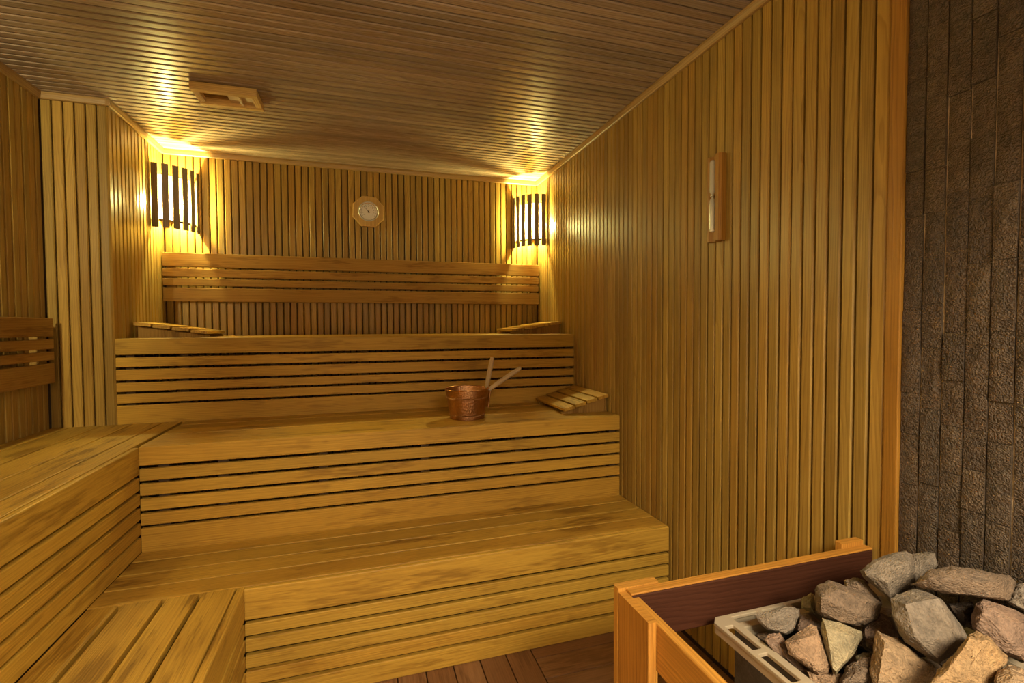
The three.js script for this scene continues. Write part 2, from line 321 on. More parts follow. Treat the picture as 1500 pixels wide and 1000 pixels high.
{
  const t = thing('added_fill_light', 'square glowing fill panel added out of view beyond the glass front', 'light', [0.55, 2.47, ZF + 0.85]);
  own(t, 'housing', new THREE.BoxGeometry(0.94, 0.028, 0.94), M.plaster, [0, 0.0145, 0]);
  const e = new THREE.MeshStandardMaterial({ color: 0xffffff, emissive: lin(...FILL_COLOR), emissiveIntensity: 3 });
  own(t, 'light_panel', new THREE.BoxGeometry(0.9, 0.006, 0.9), e, [0, -0.003, 0]);
  const l = new THREE.RectAreaLight(lin(...FILL_COLOR), FILL_POWER, 0.9, 0.9); l.name = 'fill_panel_light'; l.position.set(0, -0.012, 0); l.rotation.x = -Math.PI / 2; t.add(l);
}

// ------------------------------------------------------------------ benches
const GAP = 0.0125;
// rows: list of [top, bottom] heights of the slats, front at plane
function riserX(t, x0, x1, z, rows, mats) { for (const [a, b] of rows) part(t, 'slat', timber(x0, x1, b, a, z - 0.022, z, 'x', 0.0035), pick(mats)); }
function riserZ(t, z0, z1, x, rows, mats) { for (const [a, b] of rows) part(t, 'slat', timber(x - 0.022, x, b, a, z0, z1, 'z', 0.0035), pick(mats)); }
const rows1 = [[0.325, 0.279], [0.267, 0.218], [0.205, 0.156], [0.144, 0.092], [0.079, 0.0]];
const rows2 = [[0.815, 0.763], [0.750, 0.699], [0.686, 0.634], [0.621, 0.570], [0.558, H1 - 0.02]];
const rows3 = [[1.263, 1.212], [1.199, 1.141], [1.128, 1.081], [1.068, 1.019], [1.007, H2 - 0.02]];
const low = thing('sauna_bench', 'lowest long slatted bench at floor level, facing the heater guard', 'bench', [0.24, 0, -2.2]);
{
  const x0 = XW2 + 0.001, x1 = XR - 0.004;
  const zs = [Z2 - 0.001, -2.345, -2.228, -2.110, -1.995];
  for (let i = 0; i < 4; i++) part(low, 'seat_board', timber(x0, x1, H1 - 0.026, H1 - (i === 1 ? 0.001 : 0), zs[i] + 0.003, zs[i + 1] - 0.003, 'x', 0.003), M.seat[i]);
  part(low, 'front_board', timber(XW1 + 0.001, x1, 0.337, H1, Z1 - 0.022, Z1, 'x', 0.005), M.bench[0], 'wide front board with a worn top edge');
  riserX(low, XW1 + 0.001, x1, Z1, rows1, M.bench);
  for (const x of [-0.35, 0.05, 0.48, 0.92, 1.34]) part(low, 'support', timber(x, x + 0.04, 0, H1 - 0.027, Z1 - 0.064, Z1 - 0.0225, 'y', 0), M.back);
}
const lowSide = thing('sauna_bench', 'low side bench with open gaps between its lengthwise seat boards', 'bench', [-0.66, 0, -0.9]);
{
  const z0 = -1.994, z1 = ZF - 0.02;
  for (const [a, b] of [[XW2 + 0.002, -0.821], [-0.805, -0.689], [-0.675, -0.576], [-0.562, -0.456]]) part(lowSide, 'seat_board', timber(a, b, H1 - 0.026, H1, z0, z1, 'z', 0.003), pick(M.seat));
  part(lowSide, 'front_board', timber(-0.452, XW1, 0.337, H1, z0 + 0.0, z1, 'z', 0.005), M.seat[2]);
  riserZ(lowSide, Z1 + 0.001, z1, XW1, rows1, M.bench);
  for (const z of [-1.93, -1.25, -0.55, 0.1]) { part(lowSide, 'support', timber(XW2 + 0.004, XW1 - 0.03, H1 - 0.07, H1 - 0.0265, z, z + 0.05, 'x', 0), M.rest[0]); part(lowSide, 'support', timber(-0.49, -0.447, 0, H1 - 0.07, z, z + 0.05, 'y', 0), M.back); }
}
const mid = thing('sauna_bench', 'middle long slatted bench carrying the copper bucket', 'bench', [0.24, 0, -2.75]);
{
  const x0 = XW2 - 0.004, x1 = XR - 0.004;
  const zs = [Z3 - 0.001, -2.945, -2.825, -2.705, -2.583, -2.461];
  for (let i = 0; i < 5; i++) part(mid, 'seat_board', timber(x0, x1, H2 - 0.026, H2 - (i % 2 ? 0.001 : 0), zs[i] + 0.0025, zs[i + 1] - 0.0025, 'x', 0.003), M.seat[i % 4]);
  part(mid, 'front_board', timber(XW2 + 0.001, x1, 0.829, H2, Z2 - 0.022, Z2, 'x', 0.004), M.bench[2]);
  riserX(mid, XW2 + 0.001, x1, Z2, rows2, M.bench);
  for (const x of [-0.85, -0.62, -0.2, 0.28, 0.78, 1.34]) part(mid, 'support', timber(x, x + 0.04, 0, H2 - 0.027, Z2 - 0.064, Z2 - 0.0225, 'y', 0), M.back);
}
const midSide = thing('sauna_bench', 'raised side bench running along the side wall below its backrest', 'bench', [-1.22, 0, -1.4]);
{
  const z0 = Z3 + 0.002, z1 = ZF - 0.02;
  for (const [a, b] of [[XL + 0.004, -1.442], [-1.436, -1.305], [-1.299, -1.165], [-1.159, -1.030], [-1.024, -0.940]]) part(midSide, 'seat_board', timber(a, b, H2 - 0.026, H2, z0, z1, 'z', 0.003), pick(M.seat));
  part(midSide, 'front_board', timber(-0.936, XW2, 0.79, H2, Z2 - 0.0, z1, 'z', 0.005), M.bench[0], 'wide front board with a worn rounded edge');
  riserZ(midSide, Z2 + 0.001, z1, XW2, [[0.778, 0.724], [0.711, 0.660], [0.647, 0.596], [0.583, 0.532], [0.520, H1]], M.bench);
  for (const z of [-2.3, -1.6, -0.9, -0.2]) { part(midSide, 'support', timber(-0.975, -0.9355, 0, H2 - 0.027, z, z + 0.04, 'y', 0), M.back); part(midSide, 'support', timber(XL + 0.01, -0.98, H2 - 0.07, H2 - 0.0265, z, z + 0.04, 'x', 0), M.back); }
}
const top = thing('sauna_bench', 'topmost long slatted bench under the thermometer wall', 'bench', [0.08, 0, -3.42]);
{
  const x0 = XA + 0.004, x1 = XR - 0.004;
  const zs = [ZB + 0.004, -3.66, -3.54, -3.42, -3.30, -3.18, Z3 - 0.024];
  for (let i = 0; i < 6; i++) part(top, 'seat_board', timber(x0, x1, H3 - 0.026, H3, zs[i] + 0.002, zs[i + 1] - 0.002, 'x', 0.003), M.seat[i % 4]);
  part(top, 'front_board', timber(x0, x1, 1.277, H3, Z3 - 0.022, Z3, 'x', 0.004), M.bench[1]);
  riserX(top, x0, x1, Z3, rows3, M.bench);
  for (const x of [-1.2, -0.95, -0.5, 0.0, 0.5, 0.95, 1.34]) part(top, 'support', timber(x, x + 0.04, 0, H3 - 0.027, Z3 - 0.064, Z3 - 0.0225, 'y', 0), M.back);
}
// backrests
{
  const t = thing('bench_backrest', 'four-slat wooden backrest fixed under the thermometer', 'backrest', [0.08, 1.6, ZB]);
  const f = ZB + 0.062;
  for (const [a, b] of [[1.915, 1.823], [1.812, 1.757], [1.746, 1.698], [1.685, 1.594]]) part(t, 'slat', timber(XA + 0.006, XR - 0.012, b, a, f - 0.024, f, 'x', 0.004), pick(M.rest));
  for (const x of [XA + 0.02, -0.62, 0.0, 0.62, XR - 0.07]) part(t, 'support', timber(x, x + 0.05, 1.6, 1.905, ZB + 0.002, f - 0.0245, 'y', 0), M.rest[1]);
}
{
  const t = thing('bench_backrest', 'four-slat wooden backrest fixed to the side wall', 'backrest', [XL, 1.15, -1.6]);
  const f = XL + 0.062;
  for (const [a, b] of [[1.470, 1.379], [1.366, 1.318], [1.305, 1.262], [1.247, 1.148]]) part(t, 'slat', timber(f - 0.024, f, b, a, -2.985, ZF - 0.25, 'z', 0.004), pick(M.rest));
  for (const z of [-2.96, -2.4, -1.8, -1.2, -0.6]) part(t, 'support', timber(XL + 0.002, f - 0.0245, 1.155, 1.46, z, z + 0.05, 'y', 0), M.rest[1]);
}
// sloping slatted headrests: high end at the wall, own x runs down the slope away from it
function headrest(label, pos, dir, width, len, high) {
  const t = thing('headrest', label, 'headrest', pos, 'wooden headrests');
  t.rotation.y = dir > 0 ? 0 : Math.PI;
  const slope = Math.atan2(high - 0.028, width), n = 4, p = width / Math.cos(slope) / n;
  for (let i = 0; i < n; i++) {
    const g = timber(0.002, p - 0.008, -0.017, 0, -len / 2, len / 2, 'z', 0.002);
    const b = own(t, 'slat', g, pick(M.seat), [i * p * Math.cos(slope), high - i * p * Math.sin(slope) + (i ? 0.002 : 0), 0]); b.rotation.z = -slope + 0.05;
  }
  for (const z of [-len / 2 + 0.035, len / 2 - 0.06]) {
    const s = new THREE.Shape([new THREE.Vector2(0.008, 0), new THREE.Vector2(width * 0.97, 0), new THREE.Vector2(width * 0.97, 0.012), new THREE.Vector2(0.008, high - 0.022)]);
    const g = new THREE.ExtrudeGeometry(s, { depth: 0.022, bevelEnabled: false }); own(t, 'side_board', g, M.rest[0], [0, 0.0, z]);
  }
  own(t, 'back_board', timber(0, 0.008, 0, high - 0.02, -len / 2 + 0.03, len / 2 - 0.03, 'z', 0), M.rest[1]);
  return t;
}
headrest('sloping slatted headrest on the top bench against the boxed corner', [XA + 0.012, H3 + 0.0006, -3.45], 1, 0.375, 0.40, 0.088);
headrest('sloping slatted headrest on the top bench under a corner lamp and against the timer wall', [XR - 0.012, H3 + 0.0006, -3.45], -1, 0.385, 0.40, 0.088);
headrest('sloping slatted headrest on the middle bench next to the copper bucket', [XR - 0.012, H2, -2.79], -1, 0.29, 0.47, 0.108);

// ------------------------------------------------------------------ lamps
function cornerLamp(label, cx, cz, sx, sz) {                       // corner of the walls and the directions into the room
  const t = thing('corner_lamp', label, 'lamp', [cx, 2.05, cz], 'slatted corner lamps'), power = BULB_POWER;
  const RAD = 0.205, n = 6;
  for (let i = 0; i < n; i++) {
    const a = THREE.MathUtils.degToRad(6 + 78 * i / (n - 1));
    const s = own(t, 'slat', timber(-0.018, 0.018, 0, 0.4, -0.005, 0.005, 'y', 0.0012), M.dark, [sx * RAD * Math.cos(a), 0, sz * RAD * Math.sin(a)]);
    s.rotation.y = Math.atan2(sx * Math.cos(a), sz * Math.sin(a));
  }
  const arc = (r, y, rad) => { const pts = []; for (let i = 0; i <= 16; i++) { const a = Math.PI / 2 * i / 16; pts.push(new THREE.Vector3(sx * Math.max(0.003, r * Math.cos(a)), y, sz * Math.max(0.003, r * Math.sin(a)))); } return new THREE.TubeGeometry(new THREE.CatmullRomCurve3(pts), 24, rad, 6); };
  own(t, 'band', arc(RAD - 0.0095, 0.335, 0.0035), M.dark);
  own(t, 'band', arc(RAD - 0.0125, 0.05, 0.0085), M.dark);
  const pos = [], idx = [], uv = [], r = RAD - 0.0165;
  for (let i = 0; i <= 20; i++) { const a = Math.PI / 2 * (0.03 + 0.94 * i / 20); for (const y of [0.055, 0.335]) { pos.push(sx * r * Math.cos(a), y, sz * r * Math.sin(a)); uv.push(i / 20, y); } if (i < 20) idx.push(2 * i, 2 * i + 2, 2 * i + 1, 2 * i + 1, 2 * i + 2, 2 * i + 3); }
  const g = new THREE.BufferGeometry(); g.setAttribute('position', new THREE.Float32BufferAttribute(pos, 3)); g.setAttribute('uv', new THREE.Float32BufferAttribute(uv, 2)); g.setIndex(idx); g.computeVertexNormals();
  own(t, 'diffuser', g, M.diffuser, [0, 0, 0], 'frosted glass sheet behind the slats');
  const q = 0.098;
  own(t, 'mounting_plate', timber(-0.05, 0.05, -0.06, 0.06, -0.006, 0.006, 'y', 0), M.pale, [sx * 0.03, 0.13, sz * 0.03]).rotation.y = Math.atan2(sx, sz);
  own(t, 'lamp_holder', new THREE.CylinderGeometry(0.017, 0.02, 0.05, 16), M.plasterWhite, [sx * q, 0.108, sz * q]);
  own(t, 'holder_arm', timber(-0.008, 0.008, -0.008, 0.008, -0.05, 0.05, 'z', 0), M.plasterWhite, [sx * 0.065, 0.096, sz * 0.065]).rotation.y = Math.atan2(sx, sz);
  const prof = [[0.012, 0], [0.014, 0.012], [0.024, 0.03], [0.029, 0.05], [0.025, 0.068], [0.014, 0.079], [0, 0.082]].map(p => new THREE.Vector2(...p));
  own(t, 'bulb', new THREE.LatheGeometry(prof, 24), M.bulb, [sx * q, 0.132, sz * q], 'glowing bulb');
  const l = new THREE.PointLight(lin(...BULB_COLOR), power, 0, 2); l.name = 'bulb_light'; l.position.set(sx * q, 0.18, sz * q); l.castShadow = true; l.shadow.mapSize.set(1024, 1024); l.shadow.radius = 0.9; t.add(l);
  return t;
}
M.diffuser = new THREE.MeshPhysicalMaterial({ color: lin(0.95, 0.93, 0.85), roughness: 0.5, transmission: 1, thickness: 0, ior: 1.3 });
M.plasterWhite = new THREE.MeshStandardMaterial({ color: lin(0.7, 0.68, 0.62), roughness: 0.5 });
M.bulb = new THREE.MeshStandardMaterial({ color: 0xffffff, emissive: lin(1, 0.9, 0.62), emissiveIntensity: 12 });
cornerLamp('dark slatted corner lamp above the backrest end next to the boxed corner', XA, ZB, 1, 1);
cornerLamp('dark slatted corner lamp above the backrest end at the sand timer wall', XR, ZB, -1, 1);
// the third lamp hangs flat on the side wall; only its light reaches the picture
{
  const t = thing('wall_lamp', 'half-round dark slatted lamp on the side wall above its backrest', 'lamp', [XL, 2.03, -0.85]);
  const RAD = 0.13, n = 5;
  for (let i = 0; i < n; i++) {
    const a = THREE.MathUtils.degToRad(50 + 80 * i / (n - 1));
    own(t, 'slat', timber(-0.018, 0.018, 0, 0.4, -0.005, 0.005, 'y', 0.0012), M.dark, [RAD * Math.sin(a), 0, RAD * Math.cos(a)]).rotation.y = Math.atan2(Math.sin(a), Math.cos(a));
  }
  for (const y of [0.05, 0.335]) { const pts = []; for (let i = 0; i <= 18; i++) { const a = Math.PI * i / 18; pts.push(new THREE.Vector3(Math.max(0.004, (RAD - 0.0095) * Math.sin(a)), y, (RAD - 0.0095) * Math.cos(a))); } own(t, 'band', new THREE.TubeGeometry(new THREE.CatmullRomCurve3(pts), 30, 0.004, 6), M.dark); }
  own(t, 'mounting_plate', timber(0.001, 0.012, 0.06, 0.3, -0.05, 0.05, 'y', 0), M.pale);
  own(t, 'holder_arm', timber(0.012, 0.07, 0.09, 0.104, -0.008, 0.008, 'x', 0), M.plasterWhite);
  own(t, 'lamp_holder', new THREE.CylinderGeometry(0.017, 0.02, 0.05, 16), M.plasterWhite, [0.07, 0.108, 0]);
  const prof = [[0.012, 0], [0.014, 0.012], [0.024, 0.03], [0.029, 0.05], [0.025, 0.068], [0.014, 0.079], [0, 0.082]].map(p => new THREE.Vector2(...p));
  own(t, 'bulb', new THREE.LatheGeometry(prof, 24), M.bulb, [0.07, 0.132, 0], 'glowing bulb');
  const l = new THREE.PointLight(lin(...WALL_COLOR), WALL_POWER, 0, 2); l.name = 'bulb_light'; l.position.set(0.07, 0.18, 0); l.castShadow = true; l.shadow.mapSize.set(1024, 1024); l.shadow.radius = 0.9; t.add(l);
}

// ------------------------------------------------------------------ things on the walls and the ceiling
{
  const t = thing('thermometer', 'octagonal wooden thermometer with a round white dial on the boarded wall', 'thermometer', [0.066, 2.268, ZB]);
  const oct = r => Array.from({ length: 8 }, (_, i) => new THREE.Vector2(r * Math.cos((i + 0.5) * Math.PI / 4 - 0.04), r * Math.sin((i + 0.5) * Math.PI / 4 - 0.04)));
  const s = new THREE.Shape(oct(0.114)); const hole = new THREE.Path(); hole.absarc(0, 0, 0.066, 0, Math.PI * 2, true); s.holes.push(hole);
  own(t, 'frame', new THREE.ExtrudeGeometry(s, { depth: 0.018, bevelEnabled: true, bevelThickness: 0.006, bevelSize: 0.006, bevelSegments: 2, curveSegments: 32 }), M.honey, [0, 0, 0.0075]);
  own(t, 'bezel', new THREE.TorusGeometry(0.068, 0.005, 10, 40), M.steel, [0, 0, 0.032]);
  const c = document.createElement('canvas'); c.width = c.height = 256; const x = c.getContext('2d');
  x.fillStyle = '#f1eee6'; x.fillRect(0, 0, 256, 256); x.translate(128, 128);
  for (let i = 0; i <= 50; i++) { const a = Math.PI * (0.80 + 1.4 * i / 50); x.save(); x.rotate(a); x.fillStyle = '#4a4640'; x.fillRect(92, -1, i % 5 ? 9 : 18, i % 5 ? 1.6 : 3); if (i % 5 === 0) { x.fillStyle = '#8a8278'; x.fillRect(70, -3, 10, 6); } x.restore(); }
  x.strokeStyle = '#d9a54a'; x.lineWidth = 7; x.beginPath(); x.arc(0, 0, 84, -0.95, -0.7); x.stroke();
  x.strokeStyle = '#3c3833'; x.lineWidth = 4; x.beginPath(); x.arc(0, -10, 9, 0, 6.3); x.stroke(); x.beginPath(); x.arc(2, 10, 8, 0, 6.3); x.stroke();
  const dt = new THREE.CanvasTexture(c); dt.colorSpace = THREE.SRGBColorSpace;
  own(t, 'dial', new THREE.CircleGeometry(0.067, 40), new THREE.MeshStandardMaterial({ map: dt, roughness: 0.4 }), [0, 0, 0.022], 'white dial with a ring of fine ticks');
  const nd = own(t, 'needle', box(-0.0012, 0.0012, -0.012, 0.05, 0, 0.0012), M.iron, [0, 0, 0.0245]); nd.rotation.z = 0.7;
  own(t, 'hub', new THREE.CylinderGeometry(0.004, 0.004, 0.004, 12), M.iron, [0, 0, 0.0255]).rotation.x = Math.PI / 2;
  own(t, 'glass', new THREE.CircleGeometry(0.066, 40), M.glass, [0, 0, 0.031]);
}
{
  const t = thing('sand_timer', 'wooden wall sand timer with a glass tube half full of white sand', 'sand timer', [XR, 1.76, -1.657]);
  // own axes: x towards the room is -1
  const prof = [[-0.04, 0], [0.045, 0], [0.045, 0.022], [0.038, 0.032], [0.02, 0.032], [0.006, 0.016], [-0.012, 0.016], [-0.022, 0.026], [-0.034, 0.026], [-0.04, 0.02]];
  own(t, 'board', prism(prof, 0, 0.345, (a, b, l) => [-b - 0.001, l, a], 0.3, 0.2, true), M.edge);
  const half = h => [[0.0015, 0], [0.004, 0.004 * h], [0.0105, 0.016 * h], [0.0115, 0.03 * h], [0.0115, 0.135 * h], [0.0085, 0.143 * h], [0, 0.146 * h]].map(p => new THREE.Vector2(...p));
  const zc = -0.003, xc = -0.027;
  own(t, 'upper_bulb', new THREE.LatheGeometry(half(1), 20), M.milky, [xc, 0.183, zc], 'empty upper glass tube');
  own(t, 'lower_bulb', new THREE.LatheGeometry(half(-1), 20), M.milky, [xc, 0.183, zc], 'lower glass tube');
  own(t, 'sand', new THREE.CylinderGeometry(0.0106, 0.0106, 0.086, 18), M.sand, [xc, 0.084, zc], 'white sand');
  own(t, 'clip', new THREE.TorusGeometry(0.007, 0.0016, 8, 18), M.steel, [xc, 0.183, zc]).rotation.x = Math.PI / 2;
  own(t, 'clip', box(-0.014, 0, -0.0012, 0.0012, -0.012, 0.012), M.steel, [xc + 0.012, 0.183, zc]).rotation.x = 0.7;
}
{
  const t = thing('ceiling_vent', 'wooden ceiling vent with a half-open sliding shutter', 'vent', [-0.622, YC, -2.80]);
  const L = 0.145, D = 0.096, d = 0.034;
  own(t, 'frame_bar', timber(-L, L, -d - 0.004, -0.0005, D - 0.042, D, 'x', 0.006), M.honey);
  own(t, 'frame_bar', timber(-L, L, -d - 0.004, -0.0005, -D, -D + 0.036, 'x', 0.006), M.honey);
  own(t, 'frame_bar', timber(-L, -L + 0.03, -d, -0.0005, -D + 0.036, D - 0.042, 'z', 0.002), M.pale);
  own(t, 'frame_bar', timber(L - 0.03, L, -d, -0.0005, -D + 0.036, D - 0.042, 'z', 0.002), M.honey);
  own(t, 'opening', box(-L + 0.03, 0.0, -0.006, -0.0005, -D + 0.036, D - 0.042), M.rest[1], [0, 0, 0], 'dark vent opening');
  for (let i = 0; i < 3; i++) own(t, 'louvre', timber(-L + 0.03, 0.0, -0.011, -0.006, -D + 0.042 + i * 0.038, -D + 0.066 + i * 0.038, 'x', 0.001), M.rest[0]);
  const sl = own(t, 'shutter', timber(0.0, L - 0.03, -0.022, -0.008, -D + 0.037, D - 0.043, 'x', 0.001), M.pale);
  own(sl, 'shutter_grip', timber(-0.006, 0.006, -0.034, -0.022, -0.05, 0.05, 'z', 0.002), M.pale, [0.055, 0, -0.003]);
}

// ------------------------------------------------------------------ copper bucket and ladle
{
  const bx = 0.562, bz = -2.655, t = thing('bucket', 'hammered copper bucket with an upright wooden grip on the middle bench', 'bucket', [bx, H2, bz]);
  const out = [[0, 0.0], [0.092, 0.0], [0.096, 0.004], [0.098, 0.02], [0.1, 0.022], [0.1, 0.026], [0.0985, 0.028], [0.1135, 0.115], [0.1155, 0.117], [0.1155, 0.122], [0.1145, 0.124], [0.1225, 0.163], [0.12, 0.164], [0.11, 0.11], [0.093, 0.008], [0, 0.006]].map(p => new THREE.Vector2(...p));
  const g = new THREE.LatheGeometry(out, 64); const uv = g.attributes.uv; for (let i = 0; i < uv.count; i++) uv.setXY(i, uv.getX(i) * 0.66, uv.getY(i) * 0.5);
  own(t, 'bucket_body', g, M.copper);
  own(t, 'rim', new THREE.TorusGeometry(0.1225, 0.0032, 8, 64), M.copperSmooth, [0, 0.164, 0]).rotation.x = Math.PI / 2;
  const ang = 0.25; const lx = Math.cos(ang), lz = Math.sin(ang);
  const lug = own(t, 'lug', timber(-0.003, 0.003, 0.05, 0.175, -0.016, 0.016, 'y', 0.001), M.copperSmooth, [0.119 * lx, 0, -0.119 * lz]); lug.rotation.set(0, ang, -0.16, 'YXZ');
  const hp = [[0, 0], [0.011, 0.001], [0.0115, 0.02], [0.0135, 0.06], [0.0135, 0.145], [0.012, 0.16], [0.0125, 0.166], [0.0115, 0.176], [0.006, 0.181], [0, 0.182]].map(p => new THREE.Vector2(...p));
  const h = own(t, 'grip', new THREE.LatheGeometry(hp, 20), M.pale, [0.117, 0.158, -0.024], 'pale wooden grip'); h.rotation.set(0.02, 0, -0.2);
  const l = thing('ladle', 'ladle with a pale wooden handle leaning out of the copper bucket', 'ladle', [bx - 0.005, H2 + 0.05, bz + 0.02]);
  const a = new THREE.Vector3(0.0, 0.0, 0.0), b = new THREE.Vector3(0.128, 0.106, -0.005), c = new THREE.Vector3(0.322, 0.222, -0.02);
  const dir = c.clone().sub(b).normalize();
  const hh = own(l, 'handle', new THREE.LatheGeometry(hp.map(p => new THREE.Vector2(p.x, p.y * c.distanceTo(b) / 0.182)), 20), M.pale, b.toArray(), 'pale turned wooden handle'); hh.quaternion.setFromUnitVectors(new THREE.Vector3(0, 1, 0), dir);
  own(l, 'stem', new THREE.TubeGeometry(new THREE.CatmullRomCurve3([a.clone().add(new THREE.Vector3(0.0, 0.012, 0)), new THREE.Vector3(0.06, 0.05, 0), b.clone().addScaledVector(dir, 0.02)]), 16, 0.0035, 8), M.steel);
  const bowl = new THREE.LatheGeometry([[0, 0], [0.022, 0.004], [0.034, 0.016], [0.037, 0.03], [0.0355, 0.03], [0.0325, 0.017], [0.021, 0.006], [0, 0.002]].map(p => new THREE.Vector2(...p)), 28);
  own(l, 'ladle_bowl', bowl, M.copperSmooth, [-0.03, -0.012, 0]);
}

// ------------------------------------------------------------------ heater guard and heater
{
  const t = thing('heater_guard', 'orange wooden guard rail with a board corner post around the heater', 'guard rail', [0.9, 0, -0.7]);
  const post = part(t, 'post_board', timber(0.588, 0.609, 0, 0.773, -1.03, -0.9, 'y', 0.004), M.fence[0]);
  part(t, 'post_board', timber(0.588, 0.702, 0, 0.781, -1.056, -1.0315, 'y', 0.004), M.fence[1]);
  part(t, 'rail', timber(0.6095, XR - 0.006, 0.659, 0.773, -1.031, -1.006, 'x', 0.004), M.soot[0], 'rail darkened by the heat of the stones');
  part(t, 'rail', timber(0.6095, 0.632, 0.659, 0.768, -1.0055, ZF - 0.3, 'z', 0.004), M.fence[1]);
  part(t, 'rail_cap', timber(0.6095, XR - 0.006, 0.7732, 0.778, -1.031, -1.006, 'x', 0.0015), M.fence[0]);
  part(t, 'post_board', timber(XR - 0.09, XR - 0.006, 0, 0.79, -1.056, -1.0315, 'y', 0.004), M.fence[0]);
  part(t, 'post_board', timber(0.588, 0.609, 0, 0.773, -0.12, 0.0, 'y', 0.004), M.fence[0]);
  part(t, 'rail', timber(0.6095, XR - 0.006, 0.26, 0.36, -1.031, -1.006, 'x', 0.004), M.fence[1]);
  part(t, 'rail', timber(0.6095, 0.632, 0.26, 0.36, -1.0055, ZF - 0.3, 'z', 0.004), M.fence[1]);
}
const HX0 = 0.808, HX1 = 1.362, HZ0 = -0.972, HZ1 = -0.40, RIM = 0.70;
{
  const t = thing('sauna_heater', 'boxy electric sauna heater with a slotted beige rim holding the stones', 'heater', [(HX0 + HX1) / 2, 0, (HZ0 + HZ1) / 2]);
  const cx = (HX0 + HX1) / 2, cz = (HZ0 + HZ1) / 2, w = (HX1 - HX0) / 2, d = (HZ1 - HZ0) / 2;
  const V = (x, y) => new THREE.Vector2(x, y);
  const cham = (w, d, c) => [V(-w + c, -d), V(w - c, -d), V(w, -d + c), V(w, d - c), V(w - c, d), V(-w + c, d), V(-w, d - c), V(-w, -d + c)];
  const s = new THREE.Shape(cham(w, d, 0.016));
  const iw = 0.052; s.holes.push(new THREE.Path([V(-w + iw, -d + iw), V(-w + iw, d - iw), V(w - iw, d - iw), V(w - iw, -d + iw)]));
  const slot = (x0, x1, y0, y1) => { const r = 0.005, p = new THREE.Path(); p.absarc(x0 + r, y0 + r, r, -Math.PI / 2, -Math.PI, true); p.absarc(x0 + r, y1 - r, r, Math.PI, Math.PI / 2, true); p.absarc(x1 - r, y1 - r, r, Math.PI / 2, 0, true); p.absarc(x1 - r, y0 + r, r, 0, -Math.PI / 2, true); s.holes.push(p); };
  const so = 0.0085, sw = 0.027, nl = 5;
  for (let i = 0; i < nl; i++) {
    const a = -d + 0.03, L = (2 * d - 0.06) / nl; slot(-w + so, -w + so + sw, a + i * L + 0.006, a + (i + 1) * L - 0.006); slot(w - so - sw, w - so, a + i * L + 0.006, a + (i + 1) * L - 0.006);
    const b = -w + 0.045, K = (2 * w - 0.09) / nl; slot(b + i * K + 0.006, b + (i + 1) * K - 0.006, -d + so, -d + so + sw); slot(b + i * K + 0.006, b + (i + 1) * K - 0.006, d - so - sw, d - so);
  }
  const flat = g => { g.rotateX(Math.PI / 2); return g; };
  own(t, 'rim_frame', flat(new THREE.ExtrudeGeometry(s, { depth: 0.006, bevelEnabled: true, bevelThickness: 0.0015, bevelSize: 0.0015, bevelSegments: 2, curveSegments: 6 })), M.enamel, [0, RIM, 0], 'beige slotted metal rim');
  const lip = new THREE.Shape(cham(w, d, 0.016)); lip.holes.push(new THREE.Path(cham(w - 0.003, d - 0.003, 0.015).reverse()));
  own(t, 'rim_lip', flat(new THREE.ExtrudeGeometry(lip, { depth: 0.016, bevelEnabled: false })), M.enamel, [0, RIM - 0.008, 0]);
  const inner = new THREE.Shape(cham(w - iw + 0.003, d - iw + 0.003, 0.004)); inner.holes.push(new THREE.Path(cham(w - iw, d - iw, 0.003).reverse()));
  own(t, 'rim_collar', flat(new THREE.ExtrudeGeometry(inner, { depth: 0.03, bevelEnabled: false })), M.enamel, [0, RIM - 0.008, 0]);
  const b = new THREE.Shape(cham(w - 0.036, d - 0.036, 0.006)); b.holes.push(new THREE.Path(cham(w - 0.04, d - 0.04, 0.005).reverse()));
  own(t, 'casing', flat(new THREE.ExtrudeGeometry(b, { depth: 0.565, bevelEnabled: false })), M.casing, [0, RIM - 0.0085, 0], 'dark sheet metal casing');
  own(t, 'stone_grate', box(-w + 0.04, w - 0.04, 0.555, 0.575, -d + 0.04, d - 0.04), M.iron);
  for (const [x, z] of [[-1, -1], [1, -1], [-1, 1], [1, 1]]) own(t, 'foot', new THREE.CylinderGeometry(0.016, 0.02, 0.128, 12), M.iron, [x * (w - 0.06), 0.064, z * (d - 0.06)]);
}

// ------------------------------------------------------------------ sauna stones
const noise = new ImprovedNoise();
function subdivide(g, most, rounds) {
  let pos = g.toNonIndexed ? (g.index ? g.toNonIndexed() : g).attributes.position.array : g; pos = Array.from(pos);
  for (let k = 0; k < rounds; k++) {
    const out = []; let any = false;
    for (let i = 0; i < pos.length; i += 9) {
      const v = [0, 3, 6].map(j => [pos[i + j], pos[i + j + 1], pos[i + j + 2]]);
      const mid = v.map((a, n) => { const b = v[(n + 1) % 3]; return Math.hypot(a[0] - b[0], a[1] - b[1], a[2] - b[2]) > most ? [(a[0] + b[0]) / 2, (a[1] + b[1]) / 2, (a[2] + b[2]) / 2] : null; });
      const ring = []; v.forEach((a, n) => { ring.push(a); if (mid[n]) { ring.push(mid[n]); any = true; } });
      const c = mid.filter(Boolean).length;
      const T = (...ps) => ps.forEach(p => out.push(...p));
      if (c === 0) T(...v);
      else if (c === 3) { T(v[0], mid[0], mid[2]); T(mid[0], v[1], mid[1]); T(mid[2], mid[1], v[2]); T(mid[0], mid[1], mid[2]); }
      else { const s = ring.indexOf(mid.find(Boolean)); for (let n = 1; n + 1 < ring.length; n++) T(ring[s], ring[(s + n) % ring.length], ring[(s + n + 1) % ring.length]); }
    }
    pos = out; if (!any) break;
  }
  const o = new THREE.BufferGeometry(); o.setAttribute('position', new THREE.Float32BufferAttribute(pos, 3)); return o;
}
